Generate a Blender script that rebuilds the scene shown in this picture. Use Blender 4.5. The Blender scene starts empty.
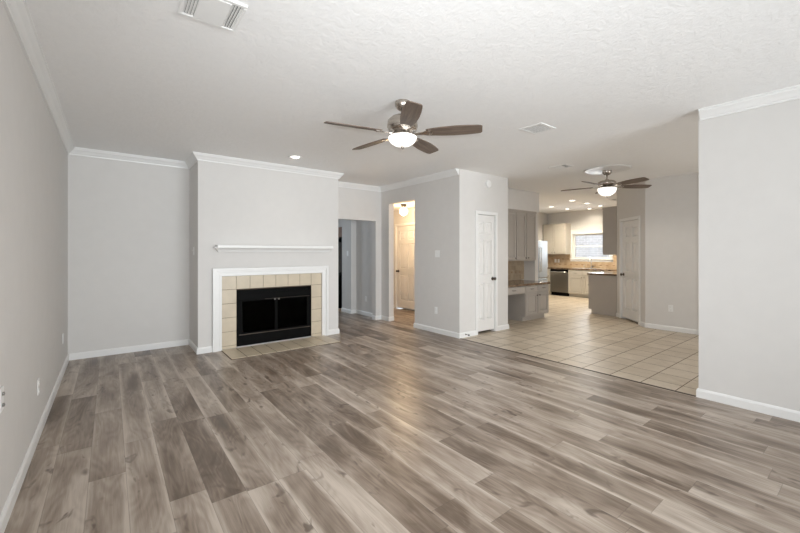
import bpy, bmesh, math, random
from mathutils import Matrix, Vector
random.seed(7)
PI = math.pi
SC = bpy.context.scene
COL = SC.collection

# ------------------------------------------------------------------ camera
YAW = 0.65716
CAM_H = 1.385
cam_d = bpy.data.cameras.new('camera')
cam = bpy.data.objects.new('camera', cam_d)
COL.objects.link(cam)
cam.location = (0, 0, CAM_H)
cam.rotation_euler = (PI / 2, 0, -YAW)
cam_d.sensor_width = 36
cam_d.lens = 36 * 375.84 / 800
cam_d.shift_y = -13.82 / 800
cam_d.clip_start = 0.02
SC.camera = cam

# ------------------------------------------------------------------ world, lights, exposure
W = bpy.data.worlds.new('daylight')
SC.world = W
W.use_nodes = True
wb = W.node_tree.nodes['Background']
wb.inputs[0].default_value = (0.90, 0.95, 1.0, 1)
wb.inputs[1].default_value = 1.2
SC.view_settings.view_transform = 'Standard'
SC.view_settings.look = 'None'
SC.view_settings.exposure = -0.05
SC.view_settings.gamma = 1
SC.view_settings.use_curve_mapping = False
SC.cycles.max_bounces = 10
SC.cycles.diffuse_bounces = 6
SC.cycles.sample_clamp_indirect = 4


def light(name, kind, loc, energy, color=(1, 1, 1), size=(1, 1), rot=(0, 0, 0), radius=0.05, spot=None, spread=140):
    d = bpy.data.lights.new(name, kind)
    d.energy = energy
    d.color = color
    if kind == 'AREA':
        d.shape = 'RECTANGLE'
        d.size, d.size_y = size
    else:
        d.shadow_soft_size = radius
    if spot:
        d.spot_size, d.spot_blend = spot
    if kind == 'AREA':
        d.spread = math.radians(spread)
    o = bpy.data.objects.new(name, d)
    o.location = loc
    o.rotation_euler = rot
    COL.objects.link(o)
    return o


# daylight through the big windows behind the camera, the dining windows and the kitchen window
light('daylight_living_windows', 'AREA', (2.1, -3.94, 1.25), 125, (0.92, 0.97, 1.0), (3.7, 2.1), (PI / 2 + 0.2, 0, 0), spread=100)
light('daylight_dining_windows', 'AREA', (6.2, -1.44, 1.3), 29, (1.0, 0.98, 0.95), (2.4, 1.9), (PI / 2, 0, 0))
light('daylight_kitchen_window', 'AREA', (12.03, 5.69, 1.56), 12, (0.9, 0.95, 1.0), (1.0, 0.7), (0, PI / 2, 0))
light('daylight_hall_window', 'AREA', (2.85, 10.35, 1.5), 21, (0.75, 0.88, 1.0), (0.9, 1.6), (-PI / 2, 0, 0))
# the sun stands over the roof and lights the brick wall outside the kitchen window
sun = light('sun', 'SUN', (5, 5, 8), 5.0, (1.0, 0.96, 0.92), rot=(0, math.radians(-40), 0), radius=0.0)
sun.data.angle = math.radians(1.0)
# the photographer's flash, on the camera
light('camera_flash', 'SPOT', (-0.02, -0.05, 1.46), 310, (0.94, 0.975, 1.0), rot=(math.radians(92), 0, -YAW - math.radians(6)), radius=0.05, spot=(math.radians(118), 1.0))


# ------------------------------------------------------------------ materials
def mat(name, col, rough=0.5, metal=0.0, var=0.03, nscale=8.0, bump=0.0, bscale=60.0, spec=0.5, emit=None, coat=0.0):
    m = bpy.data.materials.new(name)
    m.use_nodes = True
    nt = m.node_tree
    b = nt.nodes['Principled BSDF']
    b.inputs['Roughness'].default_value = rough
    b.inputs['Metallic'].default_value = metal
    b.inputs['Specular IOR Level'].default_value = spec
    b.inputs['Coat Weight'].default_value = coat
    tc = nt.nodes.new('ShaderNodeTexCoord')
    n = nt.nodes.new('ShaderNodeTexNoise')
    n.inputs['Scale'].default_value = nscale
    n.inputs['Detail'].default_value = 3
    nt.links.new(tc.outputs['Object'], n.inputs['Vector'])
    r = nt.nodes.new('ShaderNodeValToRGB')
    r.color_ramp.elements[0].position = 0.3
    r.color_ramp.elements[1].position = 0.7
    r.color_ramp.elements[0].color = tuple(c * (1 - var) for c in col) + (1,)
    r.color_ramp.elements[1].color = tuple(min(1, c * (1 + var)) for c in col) + (1,)
    nt.links.new(n.outputs['Fac'], r.inputs[0])
    nt.links.new(r.outputs[0], b.inputs['Base Color'])
    if bump:
        n2 = nt.nodes.new('ShaderNodeTexNoise')
        n2.inputs['Scale'].default_value = bscale
        n2.inputs['Detail'].default_value = 4
        nt.links.new(tc.outputs['Object'], n2.inputs['Vector'])
        bp = nt.nodes.new('ShaderNodeBump')
        bp.inputs['Strength'].default_value = bump
        bp.inputs['Distance'].default_value = 0.01
        nt.links.new(n2.outputs['Fac'], bp.inputs['Height'])
        nt.links.new(bp.outputs[0], b.inputs['Normal'])
    if emit:
        b.inputs['Emission Color'].default_value = tuple(emit[0]) + (1,)
        b.inputs['Emission Strength'].default_value = emit[1]
    return m


class NT:
    """small node-writing helper"""
    def __init__(self, m):
        self.nt = m.node_tree

    def n(self, t, **k):
        o = self.nt.nodes.new(t)
        for a, v in k.items():
            setattr(o, a, v)
        return o

    def put(self, v, sock):
        if isinstance(v, (int, float, tuple)):
            sock.default_value = v
        else:
            self.nt.links.new(v, sock)

    def math(self, op, a, b=0.0, c=0.0):
        o = self.n('ShaderNodeMath', operation=op)
        for v, s in zip((a, b, c), o.inputs):
            self.put(v, s)
        return o.outputs[0]

    def xyz(self, x, y, z):
        o = self.n('ShaderNodeCombineXYZ')
        for v, s in zip((x, y, z), o.inputs):
            self.put(v, s)
        return o.outputs[0]

    def noise(self, vec, scale, detail=4, rough=0.5, dist=0.0):
        o = self.n('ShaderNodeTexNoise')
        o.inputs['Scale'].default_value = scale
        o.inputs['Detail'].default_value = detail
        o.inputs['Roughness'].default_value = rough
        o.inputs['Distortion'].default_value = dist
        self.nt.links.new(vec, o.inputs['Vector'])
        return o.outputs['Fac']

    def white(self, vec):
        o = self.n('ShaderNodeTexWhiteNoise', noise_dimensions='3D')
        self.nt.links.new(vec, o.inputs['Vector'])
        return o.outputs['Value']

    def ramp(self, fac, stops):
        o = self.n('ShaderNodeValToRGB')
        e = o.color_ramp.elements
        while len(e) < len(stops):
            e.new(0.5)
        for el, (p, c) in zip(e, stops):
            el.position = p
            el.color = tuple(c) + (1,)
        self.nt.links.new(fac, o.inputs[0])
        return o.outputs[0]

    def mix(self, fac, a, b, mode='MIX'):
        o = self.n('ShaderNodeMix', data_type='RGBA', blend_type=mode)
        self.put(fac, o.inputs[0])
        for v, s in ((a, o.inputs[6]), (b, o.inputs[7])):
            self.put(v, s)
        return o.outputs[2]

    def pos(self):
        g = self.n('ShaderNodeNewGeometry')
        s = self.n('ShaderNodeSeparateXYZ')
        self.nt.links.new(g.outputs['Position'], s.inputs[0])
        return s.outputs


def new_mat(name):
    m = bpy.data.materials.new(name)
    m.use_nodes = True
    return m, NT(m), m.node_tree.nodes['Principled BSDF']


def wood_floor_mat():
    m, k, b = new_mat('laminate_planks')
    x, y, z = k.pos()
    PW, PL = 0.183, 1.22
    u = k.math('DIVIDE', k.math('ADD', x, 20.05), PW)
    row = k.math('FLOOR', u)
    fu = k.math('FRACT', u)
    off = k.white(k.xyz(row, 3.3, 1.7))
    v = k.math('ADD', k.math('DIVIDE', k.math('ADD', y, 20.0), PL), off)
    idx = k.math('FLOOR', v)
    fv = k.math('FRACT', v)
    rnd = k.white(k.xyz(row, idx, 0.5))
    rnd2 = k.white(k.xyz(row, idx, 7.5))
    sh = k.math('MULTIPLY', rnd, 37.0)
    # broad tone, blotches along the plank, grain
    blot = k.noise(k.xyz(k.math('MULTIPLY', x, 4.6), k.math('ADD', k.math('MULTIPLY', y, 1.15), sh), sh), 1.0, 3, 0.55, 0.6)
    grain = k.noise(k.xyz(k.math('MULTIPLY', x, 46.0), k.math('ADD', k.math('MULTIPLY', y, 2.2), sh), sh), 1.0, 5, 0.6, 1.2)
    fine = k.noise(k.xyz(k.math('MULTIPLY', x, 190.0), k.math('ADD', k.math('MULTIPLY', y, 8.0), sh), sh), 1.0, 3, 0.6, 0.4)
    knots = k.noise(k.xyz(k.math('MULTIPLY', x, 9.0), k.math('ADD', k.math('MULTIPLY', y, 4.0), k.math('MULTIPLY', rnd2, 55.0)), rnd2), 1.0, 2, 0.5, 1.4)
    t = k.math('MULTIPLY_ADD', rnd2, 0.24, -0.12)
    t = k.math('ADD', t, k.math('MULTIPLY', k.math('SUBTRACT', blot, 0.50), 1.2))
    t = k.math('ADD', t, k.math('MULTIPLY', k.math('SUBTRACT', grain, 0.5), 0.38))
    t = k.math('ADD', t, k.math('MULTIPLY', k.math('SUBTRACT', fine, 0.5), 0.16))
    # cathedral figure: contour lines of a smooth field stretched along the plank
    cath = k.noise(k.xyz(k.math('MULTIPLY', x, 7.0), k.math('ADD', k.math('MULTIPLY', y, 1.1), sh), rnd2), 1.0, 1, 0.4, 0.3)
    t = k.math('ADD', t, k.math('MULTIPLY', k.math('SINE', k.math('MULTIPLY', cath, 80.0)), 0.035))
    # paler sapwood along the plank edges, coming and going
    eg = k.n('ShaderNodeMapRange')
    eg.inputs['From Min'].default_value = 0.30
    eg.inputs['From Max'].default_value = 0.49
    k.put(k.math('ABSOLUTE', k.math('SUBTRACT', fu, 0.5)), eg.inputs['Value'])
    t = k.math('ADD', t, k.math('MULTIPLY', k.math('MULTIPLY', eg.outputs[0], rnd), 0.34))
    t = k.math('ADD', t, 0.565)
    col = k.ramp(t, [(0.08, (0.068, 0.045, 0.032)), (0.36, (0.150, 0.110, 0.081)), (0.60, (0.300, 0.240, 0.192)), (0.92, (0.52, 0.45, 0.385))])
    kn = k.math('GREATER_THAN', knots, 0.0)
    mk = k.n('ShaderNodeMapRange')
    mk.inputs['From Min'].default_value = 0.62
    mk.inputs['From Max'].default_value = 0.74
    k.put(knots, mk.inputs['Value'])
    col = k.mix(k.math('MULTIPLY', mk.outputs[0], 0.75), col, (0.075, 0.048, 0.034, 1))
    # joints
    eu = k.math('LESS_THAN', k.math('MINIMUM', fu, k.math('SUBTRACT', 1.0, fu)), 0.010)
    ev = k.math('LESS_THAN', k.math('MINIMUM', fv, k.math('SUBTRACT', 1.0, fv)), 0.0016)
    ed = k.math('MAXIMUM', eu, ev)
    col = k.mix(k.math('MULTIPLY', ed, 0.35), col, (0.05, 0.04, 0.033, 1))
    k.put(col, b.inputs['Base Color'])
    rr = k.math('MULTIPLY_ADD', grain, 0.16, 0.26)
    k.put(rr, b.inputs['Roughness'])
    b.inputs['Specular IOR Level'].default_value = 0.45
    bp = k.n('ShaderNodeBump')
    bp.inputs['Strength'].default_value = 0.12
    bp.inputs['Distance'].default_value = 0.002
    k.put(k.math('SUBTRACT', grain, ed), bp.inputs['Height'])
    k.put(bp.outputs[0], b.inputs['Normal'])
    return m


def tile_mat(name, size, off, grout_w, c_lo, c_hi, grout, rough, axes='xy', stagger=0.0):
    m, k, b = new_mat(name)
    p = k.pos()
    a, c = p['XYZ'.index(axes[0].upper())], p['XYZ'.index(axes[1].upper())]
    v = k.math('DIVIDE', k.math('ADD', c, 40 + off[1]), size[1])
    iv = k.math('FLOOR', v)
    u = k.math('DIVIDE', k.math('ADD', a, 40 + off[0]), size[0])
    u = k.math('ADD', u, k.math('MULTIPLY', iv, stagger))
    iu = k.math('FLOOR', u)
    fu, fv = k.math('FRACT', u), k.math('FRACT', v)
    du = k.math('MULTIPLY', k.math('MINIMUM', fu, k.math('SUBTRACT', 1.0, fu)), size[0])
    dv = k.math('MULTIPLY', k.math('MINIMUM', fv, k.math('SUBTRACT', 1.0, fv)), size[1])
    g = k.math('LESS_THAN', k.math('MINIMUM', du, dv), grout_w / 2)
    rnd = k.white(k.xyz(iu, iv, 2.2))
    gm = k.n('ShaderNodeNewGeometry')
    no = k.noise(gm.outputs['Position'], 3.0, 5, 0.6, 0.8)
    no2 = k.noise(gm.outputs['Position'], 26.0, 3, 0.6)
    t = k.math('ADD', k.math('MULTIPLY', no, 0.8), k.math('MULTIPLY', rnd, 0.22))
    t = k.math('ADD', t, k.math('MULTIPLY_ADD', no2, 0.3, -0.22))
    col = k.ramp(t, [(0.2, c_lo), (0.75, c_hi)])
    col = k.mix(g, col, tuple(grout) + (1,))
    k.put(col, b.inputs['Base Color'])
    k.put(k.math('MULTIPLY_ADD', g, 0.4, rough), b.inputs['Roughness'])
    bp = k.n('ShaderNodeBump')
    bp.inputs['Strength'].default_value = 0.35
    bp.inputs['Distance'].default_value = 0.003
    k.put(k.math('SUBTRACT', 1.0, g), bp.inputs['Height'])
    k.put(bp.outputs[0], b.inputs['Normal'])
    return m


def ceiling_mat():
    m, k, b = new_mat('knockdown_ceiling')
    g = k.n('ShaderNodeNewGeometry')
    n = k.noise(g.outputs['Position'], 15.0, 6, 0.62, 0.5)
    n2 = k.noise(g.outputs['Position'], 38.0, 4, 0.6, 0.3)
    h = k.math('ADD', n, k.math('MULTIPLY', n2, 0.5))
    r = k.n('ShaderNodeMapRange')
    r.inputs['From Min'].default_value = 0.62
    r.inputs['From Max'].default_value = 0.86
    k.put(h, r.inputs['Value'])
    k.put(k.ramp(r.outputs[0], [(0, (0.89, 0.89, 0.887)), (1, (0.905, 0.905, 0.902))]), b.inputs['Base Color'])
    b.inputs['Roughness'].default_value = 0.9
    bp = k.n('ShaderNodeBump')
    bp.inputs['Strength'].default_value = 0.22
    bp.inputs['Distance'].default_value = 0.006
    k.put(r.outputs[0], bp.inputs['Height'])
    k.put(bp.outputs[0], b.inputs['Normal'])
    return m


def granite_mat():
    m, k, b = new_mat('speckled_granite')
    g = k.n('ShaderNodeNewGeometry')
    n = k.noise(g.outputs['Position'], 45.0, 5, 0.7, 0.6)
    n2 = k.noise(g.outputs['Position'], 9.0, 4, 0.6, 0.5)
    t = k.math('ADD', k.math('MULTIPLY', n, 0.75), k.math('MULTIPLY', n2, 0.35))
    k.put(k.ramp(t, [(0.42, (0.02, 0.014, 0.01)), (0.54, (0.13, 0.08, 0.05)), (0.63, (0.36, 0.26, 0.17)), (0.78, (0.58, 0.50, 0.40))]), b.inputs['Base Color'])
    b.inputs['Roughness'].default_value = 0.14
    return m


def blade_mat():
    m, k, b = new_mat('walnut_fan_blade')
    tc = k.n('ShaderNodeTexCoord')
    mp = k.n('ShaderNodeMapping')
    mp.inputs['Scale'].default_value = (3.0, 38.0, 38.0)
    k.put(tc.outputs['Object'], mp.inputs['Vector'])
    n = k.noise(mp.outputs[0], 1.0, 4, 0.6, 0.8)
    k.put(k.ramp(n, [(0.3, (0.095, 0.068, 0.052)), (0.7, (0.21, 0.16, 0.125))]), b.inputs['Base Color'])
    b.inputs['Roughness'].default_value = 0.5
    b.inputs['Specular IOR Level'].default_value = 0.3
    return m


def steel_mat(name, col, rough=0.3, brushed=(1, 1, 60)):
    m, k, b = new_mat(name)
    tc = k.n('ShaderNodeTexCoord')
    mp = k.n('ShaderNodeMapping')
    mp.inputs['Scale'].default_value = brushed
    k.put(tc.outputs['Object'], mp.inputs['Vector'])
    n = k.noise(mp.outputs[0], 6.0, 3, 0.5)
    k.put(k.ramp(n, [(0.3, tuple(c * 0.92 for c in col)), (0.7, col)]), b.inputs['Base Color'])
    b.inputs['Metallic'].default_value = 1.0
    k.put(k.math('MULTIPLY_ADD', n, 0.1, rough - 0.05), b.inputs['Roughness'])
    return m


def glass_mat(name, tint=(1, 1, 1), gloss=0.1):
    m = bpy.data.materials.new(name)
    m.use_nodes = True
    nt = m.node_tree
    nt.nodes.remove(nt.nodes['Principled BSDF'])
    out = nt.nodes['Material Output']
    t = nt.nodes.new('ShaderNodeBsdfTransparent')
    t.inputs[0].default_value = tuple(tint) + (1,)
    g = nt.nodes.new('ShaderNodeBsdfGlossy')
    g.inputs['Roughness'].default_value = 0.03
    fr = nt.nodes.new('ShaderNodeFresnel')
    fr.inputs[0].default_value = 1.45
    ml = nt.nodes.new('ShaderNodeMath')
    ml.operation = 'MULTIPLY_ADD'
    ml.inputs[1].default_value = 1.0
    ml.inputs[2].default_value = gloss
    nt.links.new(fr.outputs[0], ml.inputs[0])
    mx = nt.nodes.new('ShaderNodeMixShader')
    nt.links.new(ml.outputs[0], mx.inputs[0])
    nt.links.new(t.outputs[0], mx.inputs[1])
    nt.links.new(g.outputs[0], mx.inputs[2])
    nt.links.new(mx.outputs[0], out.inputs[0])
    return m


M_WALL = mat('greige_wall_paint', (0.69, 0.675, 0.657), 0.75, var=0.012, bump=0.05, bscale=90, spec=0.3)
M_CEIL = ceiling_mat()
M_TRIM = mat('white_trim_paint', (0.82, 0.82, 0.812), 0.35, var=0.01)
M_DOOR = mat('white_door_paint', (0.80, 0.79, 0.775), 0.4, var=0.01)
M_FLOOR = wood_floor_mat()
M_TILE = tile_mat('beige_floor_tile', (0.313, 0.313), (0.05, 0.018), 0.009, (0.46, 0.38, 0.285), (0.65, 0.57, 0.465), (0.13, 0.09, 0.06), 0.36)
M_FPTILE = mat('beige_ceramic_tile', (0.585, 0.505, 0.385), 0.35, var=0.06, nscale=6)
M_GROUT = mat('tan_grout', (0.12, 0.088, 0.064), 0.9)
M_BLACK = mat('black_firebox_metal', (0.004, 0.004, 0.004), 0.5, var=0.1, spec=0.05)
M_SOOT = mat('sooty_firebrick', (0.02, 0.019, 0.018), 0.9, var=0.3, bump=0.4, bscale=30)
M_FGLASS = glass_mat('smoked_glass', (0.12, 0.13, 0.13), -0.03)
M_PEWTER = steel_mat('dull_pewter', (0.30, 0.29, 0.275), 0.4)
M_NICKEL = steel_mat('brushed_nickel', (0.52, 0.47, 0.42), 0.27)
M_BRONZE = steel_mat('dark_bronze', (0.12, 0.10, 0.085), 0.35)
M_STEEL = steel_mat('stainless_steel', (0.60, 0.60, 0.60), 0.28)
M_DSTEEL = steel_mat('dark_stainless_steel', (0.34, 0.32, 0.29), 0.38)
M_FSTEEL = mat('silver_refrigerator_finish', (0.36, 0.40, 0.45), 0.5, metal=0.6, var=0.02)
M_BLADE = blade_mat()
M_BOWL = mat('lit_frosted_glass', (0.95, 0.93, 0.88), 0.3, emit=((1.0, 0.95, 0.87), 1.5))
M_GLOBE = mat('lit_opal_globe', (0.95, 0.9, 0.8), 0.3, emit=((1.0, 0.86, 0.62), 9.0))
M_LENS = mat('lit_can_lens', (0.95, 0.9, 0.8), 0.3, emit=((1.0, 0.93, 0.80), 9.0))
M_PLASTIC = mat('white_plastic', (0.84, 0.84, 0.83), 0.35, var=0.01)
M_SLOT = mat('dark_slot', (0.06, 0.055, 0.05), 0.6)
M_VGREY = mat('grey_vent_shadow', (0.32, 0.32, 0.315), 0.7)  # shadow between vent slats, painted as a flat grey
M_CAB = mat('greige_cabinet_paint', (0.43, 0.395, 0.36), 0.42, var=0.015)
M_CAB_LIT = mat('warm_lit_cabinet_paint', (0.52, 0.485, 0.425), 0.42, var=0.015)  # lit copy of the cabinet paint: warm can light put into the colour
M_GRANITE = granite_mat()
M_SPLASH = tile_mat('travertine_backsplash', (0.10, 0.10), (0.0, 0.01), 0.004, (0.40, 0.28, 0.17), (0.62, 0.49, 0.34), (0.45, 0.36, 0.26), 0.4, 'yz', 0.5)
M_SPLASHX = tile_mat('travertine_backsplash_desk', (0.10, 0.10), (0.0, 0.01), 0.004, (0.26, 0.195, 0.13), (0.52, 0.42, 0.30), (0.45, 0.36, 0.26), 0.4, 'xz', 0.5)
M_MOSAIC = mat('mosaic_accent', (0.30, 0.18, 0.10), 0.3, var=0.7, nscale=60)
M_GLASS = glass_mat('window_glass')
M_BRICK = tile_mat('pale_outdoor_brick', (0.24, 0.085), (0, 0), 0.014, (0.40, 0.42, 0.45), (0.66, 0.68, 0.72), (0.72, 0.74, 0.78), 0.9, 'yz', 0.5)
M_GROUND = mat('outdoor_ground', (0.35, 0.36, 0.33), 0.9, var=0.2)
M_WOODDK = mat('brown_wood', (0.20, 0.10, 0.055), 0.5, var=0.2)
M_RUBBER = mat('black_rubber', (0.02, 0.02, 0.02), 0.6)


# ------------------------------------------------------------------ geometry helpers
ORIGIN = {}


class MB:
    def __init__(self, T=None):
        self.bm = bmesh.new()
        self.T = T

    def _fin(self, vs):
        if self.T:
            bmesh.ops.transform(self.bm, matrix=self.T, verts=vs)
        return self

    def box(self, x0, y0, z0, x1, y1, z1, bev=0.0, seg=1, T=None):
        r = bmesh.ops.create_cube(self.bm, size=1.0)
        vs = r['verts']
        for v in vs:
            v.co = Vector(((x0 + x1) / 2 + v.co.x * (x1 - x0), (y0 + y1) / 2 + v.co.y * (y1 - y0), (z0 + z1) / 2 + v.co.z * (z1 - z0)))
        if bev:
            es = list({e for v in vs for e in v.link_edges})
            rb = bmesh.ops.bevel(self.bm, geom=es, offset=bev, segments=seg, affect='EDGES', profile=0.5)
            vs = list(set(rb['verts']) | {v for v in vs if v.is_valid})
        if T:
            bmesh.ops.transform(self.bm, matrix=T, verts=vs)
        return self._fin(vs)

    def poly(self, pts, n):
        """prism: polygon pts (3D) extruded along vector n"""
        n = Vector(n)
        a = [self.bm.verts.new(p) for p in pts]
        b = [self.bm.verts.new(Vector(p) + n) for p in pts]
        self.bm.faces.new(a)
        self.bm.faces.new(b[::-1])
        k = len(pts)
        for i in range(k):
            self.bm.faces.new((a[i], b[i], b[(i + 1) % k], a[(i + 1) % k]))
        return self._fin(a + b)

    def lathe(self, prof, c=(0, 0, 0), seg=32, T=None):
        """profile of (radius, z) turned about the vertical"""
        rings = []
        allv = []
        for r, z in prof:
            if r < 1e-6:
                ring = [self.bm.verts.new((c[0], c[1], c[2] + z))]
            else:
                ring = [self.bm.verts.new((c[0] + r * math.cos(2 * PI * i / seg), c[1] + r * math.sin(2 * PI * i / seg), c[2] + z)) for i in range(seg)]
            rings.append(ring)
            allv += ring
        for A, B in zip(rings, rings[1:]):
            for i in range(seg):
                j = (i + 1) % seg
                if len(A) == 1 and len(B) > 1:
                    f = (A[0], B[i], B[j])
                elif len(B) == 1 and len(A) > 1:
                    f = (A[i], B[0], A[j])
                elif len(A) > 1:
                    f = (A[i], B[i], B[j], A[j])
                else:
                    continue
                fc = self.bm.faces.new(f)
                fc.smooth = True
        for ring in (rings[0], rings[-1]):
            if len(ring) > 1:
                try:
                    self.bm.faces.new(ring)
                except ValueError:
                    pass
        if T:
            bmesh.ops.transform(self.bm, matrix=T, verts=allv)
        return self._fin(allv)

    def tube(self, pts, r, seg=10):
        pts = [Vector(p) for p in pts]
        rings = []
        allv = []
        for i, p in enumerate(pts):
            d = (pts[min(i + 1, len(pts) - 1)] - pts[max(i - 1, 0)]).normalized()
            up = Vector((0, 0, 1)) if abs(d.z) < 0.9 else Vector((1, 0, 0))
            a = d.cross(up).normalized()
            b = d.cross(a)
            ring = [self.bm.verts.new(p + r * (math.cos(2 * PI * q / seg) * a + math.sin(2 * PI * q / seg) * b)) for q in range(seg)]
            rings.append(ring)
            allv += ring
        for A, B in zip(rings, rings[1:]):
            for i in range(seg):
                f = self.bm.faces.new((A[i], B[i], B[(i + 1) % seg], A[(i + 1) % seg]))
                f.smooth = True
        self.bm.faces.new(rings[0][::-1])
        self.bm.faces.new(rings[-1])
        return self._fin(allv)

    def sweep(self, path, prof):
        """profile of (out, z) along a plan path; 'out' is to the right of travel; mitred corners"""
        P = [Vector(p) for p in path]
        rings = []
        allv = []
        for i, p in enumerate(P):
            ds = []
            if i > 0:
                ds.append((P[i] - P[i - 1]).normalized())
            if i < len(P) - 1:
                ds.append((P[i + 1] - P[i]).normalized())
            ns = [Vector((d.y, -d.x)) for d in ds]
            n = sum(ns, Vector((0, 0))).normalized()
            n = n / max(0.2, n.dot(ns[0]))
            ring = [self.bm.verts.new((p.x + n.x * o, p.y + n.y * o, z)) for o, z in prof]
            rings.append(ring)
            allv += ring
        k = len(prof)
        for A, B in zip(rings, rings[1:]):
            for i in range(k):
                self.bm.faces.new((A[i], B[i], B[(i + 1) % k], A[(i + 1) % k]))
        self.bm.faces.new(rings[0][::-1])
        self.bm.faces.new(rings[-1])
        return self._fin(allv)

    def build(self, name, m, parent=None, world=False, smooth=False):
        bmesh.ops.recalc_face_normals(self.bm, faces=self.bm.faces)
        if world and parent is not None and parent in ORIGIN:
            bmesh.ops.translate(self.bm, vec=-Vector(ORIGIN[parent]), verts=self.bm.verts)
        me = bpy.data.meshes.new(name)
        self.bm.to_mesh(me)
        self.bm.free()
        me.materials.append(m)
        if smooth:
            for p in me.polygons:
                p.use_smooth = True
        o = bpy.data.objects.new(name, me)
        COL.objects.link(o)
        if parent is not None:
            o.parent = parent
            if parent in ORIGIN:
                ORIGIN[o] = ORIGIN[parent]
        return o


def thing(name, label, cat, loc=(0, 0, 0), rotz=0.0, group=None):
    o = bpy.data.objects.new(name, None)
    o.empty_display_size = 0.1
    COL.objects.link(o)
    o.location = loc
    o.rotation_euler = (0, 0, rotz)
    o['label'] = label
    o['category'] = cat
    if group:
        o['group'] = group
    ORIGIN[o] = loc
    return o


def struct(o, label=None, cat=None):
    o['kind'] = 'structure'
    if label:
        o['label'] = label
        o['category'] = cat
    return o


def sroot(name, label, cat, loc=(0, 0, 0), rotz=0.0):
    o = thing(name, label, cat, loc, rotz)
    o['kind'] = 'structure'
    return o


def dup(root, loc, rotz, label, group=None):
    r = root.copy()
    COL.objects.link(r)
    r.location = loc
    r.rotation_euler = (0, 0, rotz)
    r['label'] = label
    if group:
        r['group'] = group
    for ch in list(root.children):
        c = ch.copy()
        COL.objects.link(c)
        c.parent = r
        for g in list(ch.children):
            d = g.copy()
            COL.objects.link(d)
            d.parent = c
    return r


# ------------------------------------------------------------------ the setting
H = 2.74
XL, XR = -0.43, 4.47


def walls(name, label, *boxes):
    b = MB()
    for q in boxes:
        b.box(*q)
    return struct(b.build(name, M_WALL), label, 'wall')


f = MB()
f.box(-0.55, -4.12, -0.1, XR, 10.62, 0)
f.box(XR, 4.34, -0.1, 5.63, 10.62, 0)
struct(f.build('floor', M_FLOOR), 'grey-brown wood plank floor of the living room and halls', 'floor')
f = MB()
f.box(XR, -1.62, -0.1, 12.17, 4.34, 0)
f.box(5.63, 4.34, -0.1, 12.17, 7.32, 0)
struct(f.build('floor_tile', M_TILE), 'beige square tile floor of the dining area and kitchen', 'floor')
f = MB()
f.box(-0.55, -4.12, H, 12.17, 10.62, H + 0.1)
struct(f.build('ceiling', M_CEIL), 'white textured ceiling over living room, dining area and kitchen', 'ceiling')
f = MB()
f.box(4.59, 5.2, 2.44, 5.64, 8.0, 2.50)
struct(f.build('ceiling_hall', M_CEIL), 'lower warm lit ceiling of the small hall', 'ceiling')

walls('wall_left', 'plain greige wall along the left side', (-0.55, -4.12, 0, XL, 10.62, H))
walls('wall_back', 'recessed greige wall left of the fireplace', (XL, 6.43, 0, 0.95, 6.55, H))
FX0, FX1, FZ0, FZ1 = 1.448, 2.597, 0.03, 0.845
walls('wall_chimney', 'projecting greige chimney wall around the fireplace',
      (0.95, 5.75, 0, FX0 - 0.01, 6.55, H), (FX1 + 0.01, 5.75, 0, 3.10, 6.55, H), (FX0 - 0.01, 5.75, FZ1 + 0.01, FX1 + 0.01, 6.55, H), (FX0 - 0.01, 6.35, 0, FX1 + 0.01, 6.55, FZ1 + 0.01), (FX0 - 0.01, 5.75, 0, FX1 + 0.01, 6.35, 0.02))
walls('wall_passage', 'greige wall over the wide passage right of the fireplace', (3.10, 6.43, 2.035, 4.33, 6.55, H), (4.33, 6.43, 0, XR, 6.55, H))
walls('wall_middle', 'greige wall with the tall narrow hall opening and switches', (XR, 4.22, 0, 4.59, 5.35, H), (XR, 5.35, 2.37, 4.59, 6.16, H), (XR, 6.16, 0, 4.59, 7.44, H))
walls('wall_closet', 'greige wall around the narrow white closet door', (4.59, 4.22, 0, 4.897, 4.34, H), (4.897, 4.22, 2.045, 5.383, 4.34, H), (5.383, 4.22, 0, 5.74, 4.34, H), (5.62, 4.34, 0, 5.74, 5.29, H))
walls('wall_desk', 'greige wall behind the kitchen desk', (5.74, 5.17, 0, 7.62, 5.29, H), (7.62, 4.87, 0, 7.74, 5.29, H), (7.58, 5.29, 0, 7.70, 7.2, H))
walls('wall_kitchen_left', 'greige kitchen wall behind the refrigerator', (7.56, 7.2, 0, 12.17, 7.32, H))
WX = 12.05
WY0, WY1, WZ0, WZ1 = 5.14, 6.31, 1.19, 1.985
walls('wall_kitchen_window', 'cream lit kitchen wall with the window over the sink',
      (WX, 3.44, 0, WX + 0.12, WY0, H), (WX, WY1, 0, WX + 0.12, 7.2, H), (WX, WY0, 0, WX + 0.12, WY1, WZ0), (WX, WY0, WZ1, WX + 0.12, WY1, H))
walls('wall_kitchen_right', 'kitchen wall behind the peninsula cabinets', (8.70, 3.46, 0, WX, 3.58, H))
Td = Matrix.Translation((8.70, 3.58, 0)) @ Matrix.Rotation(math.radians(225), 4, 'Z')
DL = 1.188
b = MB(Td)
b.box(0, 0, 0, 0.207, 0.1, H)
b.box(0.968, 0, 0, DL, 0.1, H)
b.box(0.207, 0, 2.045, 0.968, 0.1, H)
b.box(0.15, 0.1, 0, 1.03, 0.12, H)  # added unseen panel behind the door, blocks outdoor light
struct(b.build('wall_pantry', M_WALL), 'angled greige wall around the corner pantry door', 'wall')
walls('wall_dining', 'shaded greige dining wall between pantry door and white wall', (7.86, -1.62, 0, 7.98, 2.74, H))
walls('wall_right', 'bright greige wall end at the right edge', (XR, -4.12, 0, 4.59, 1.105, H))
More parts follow.
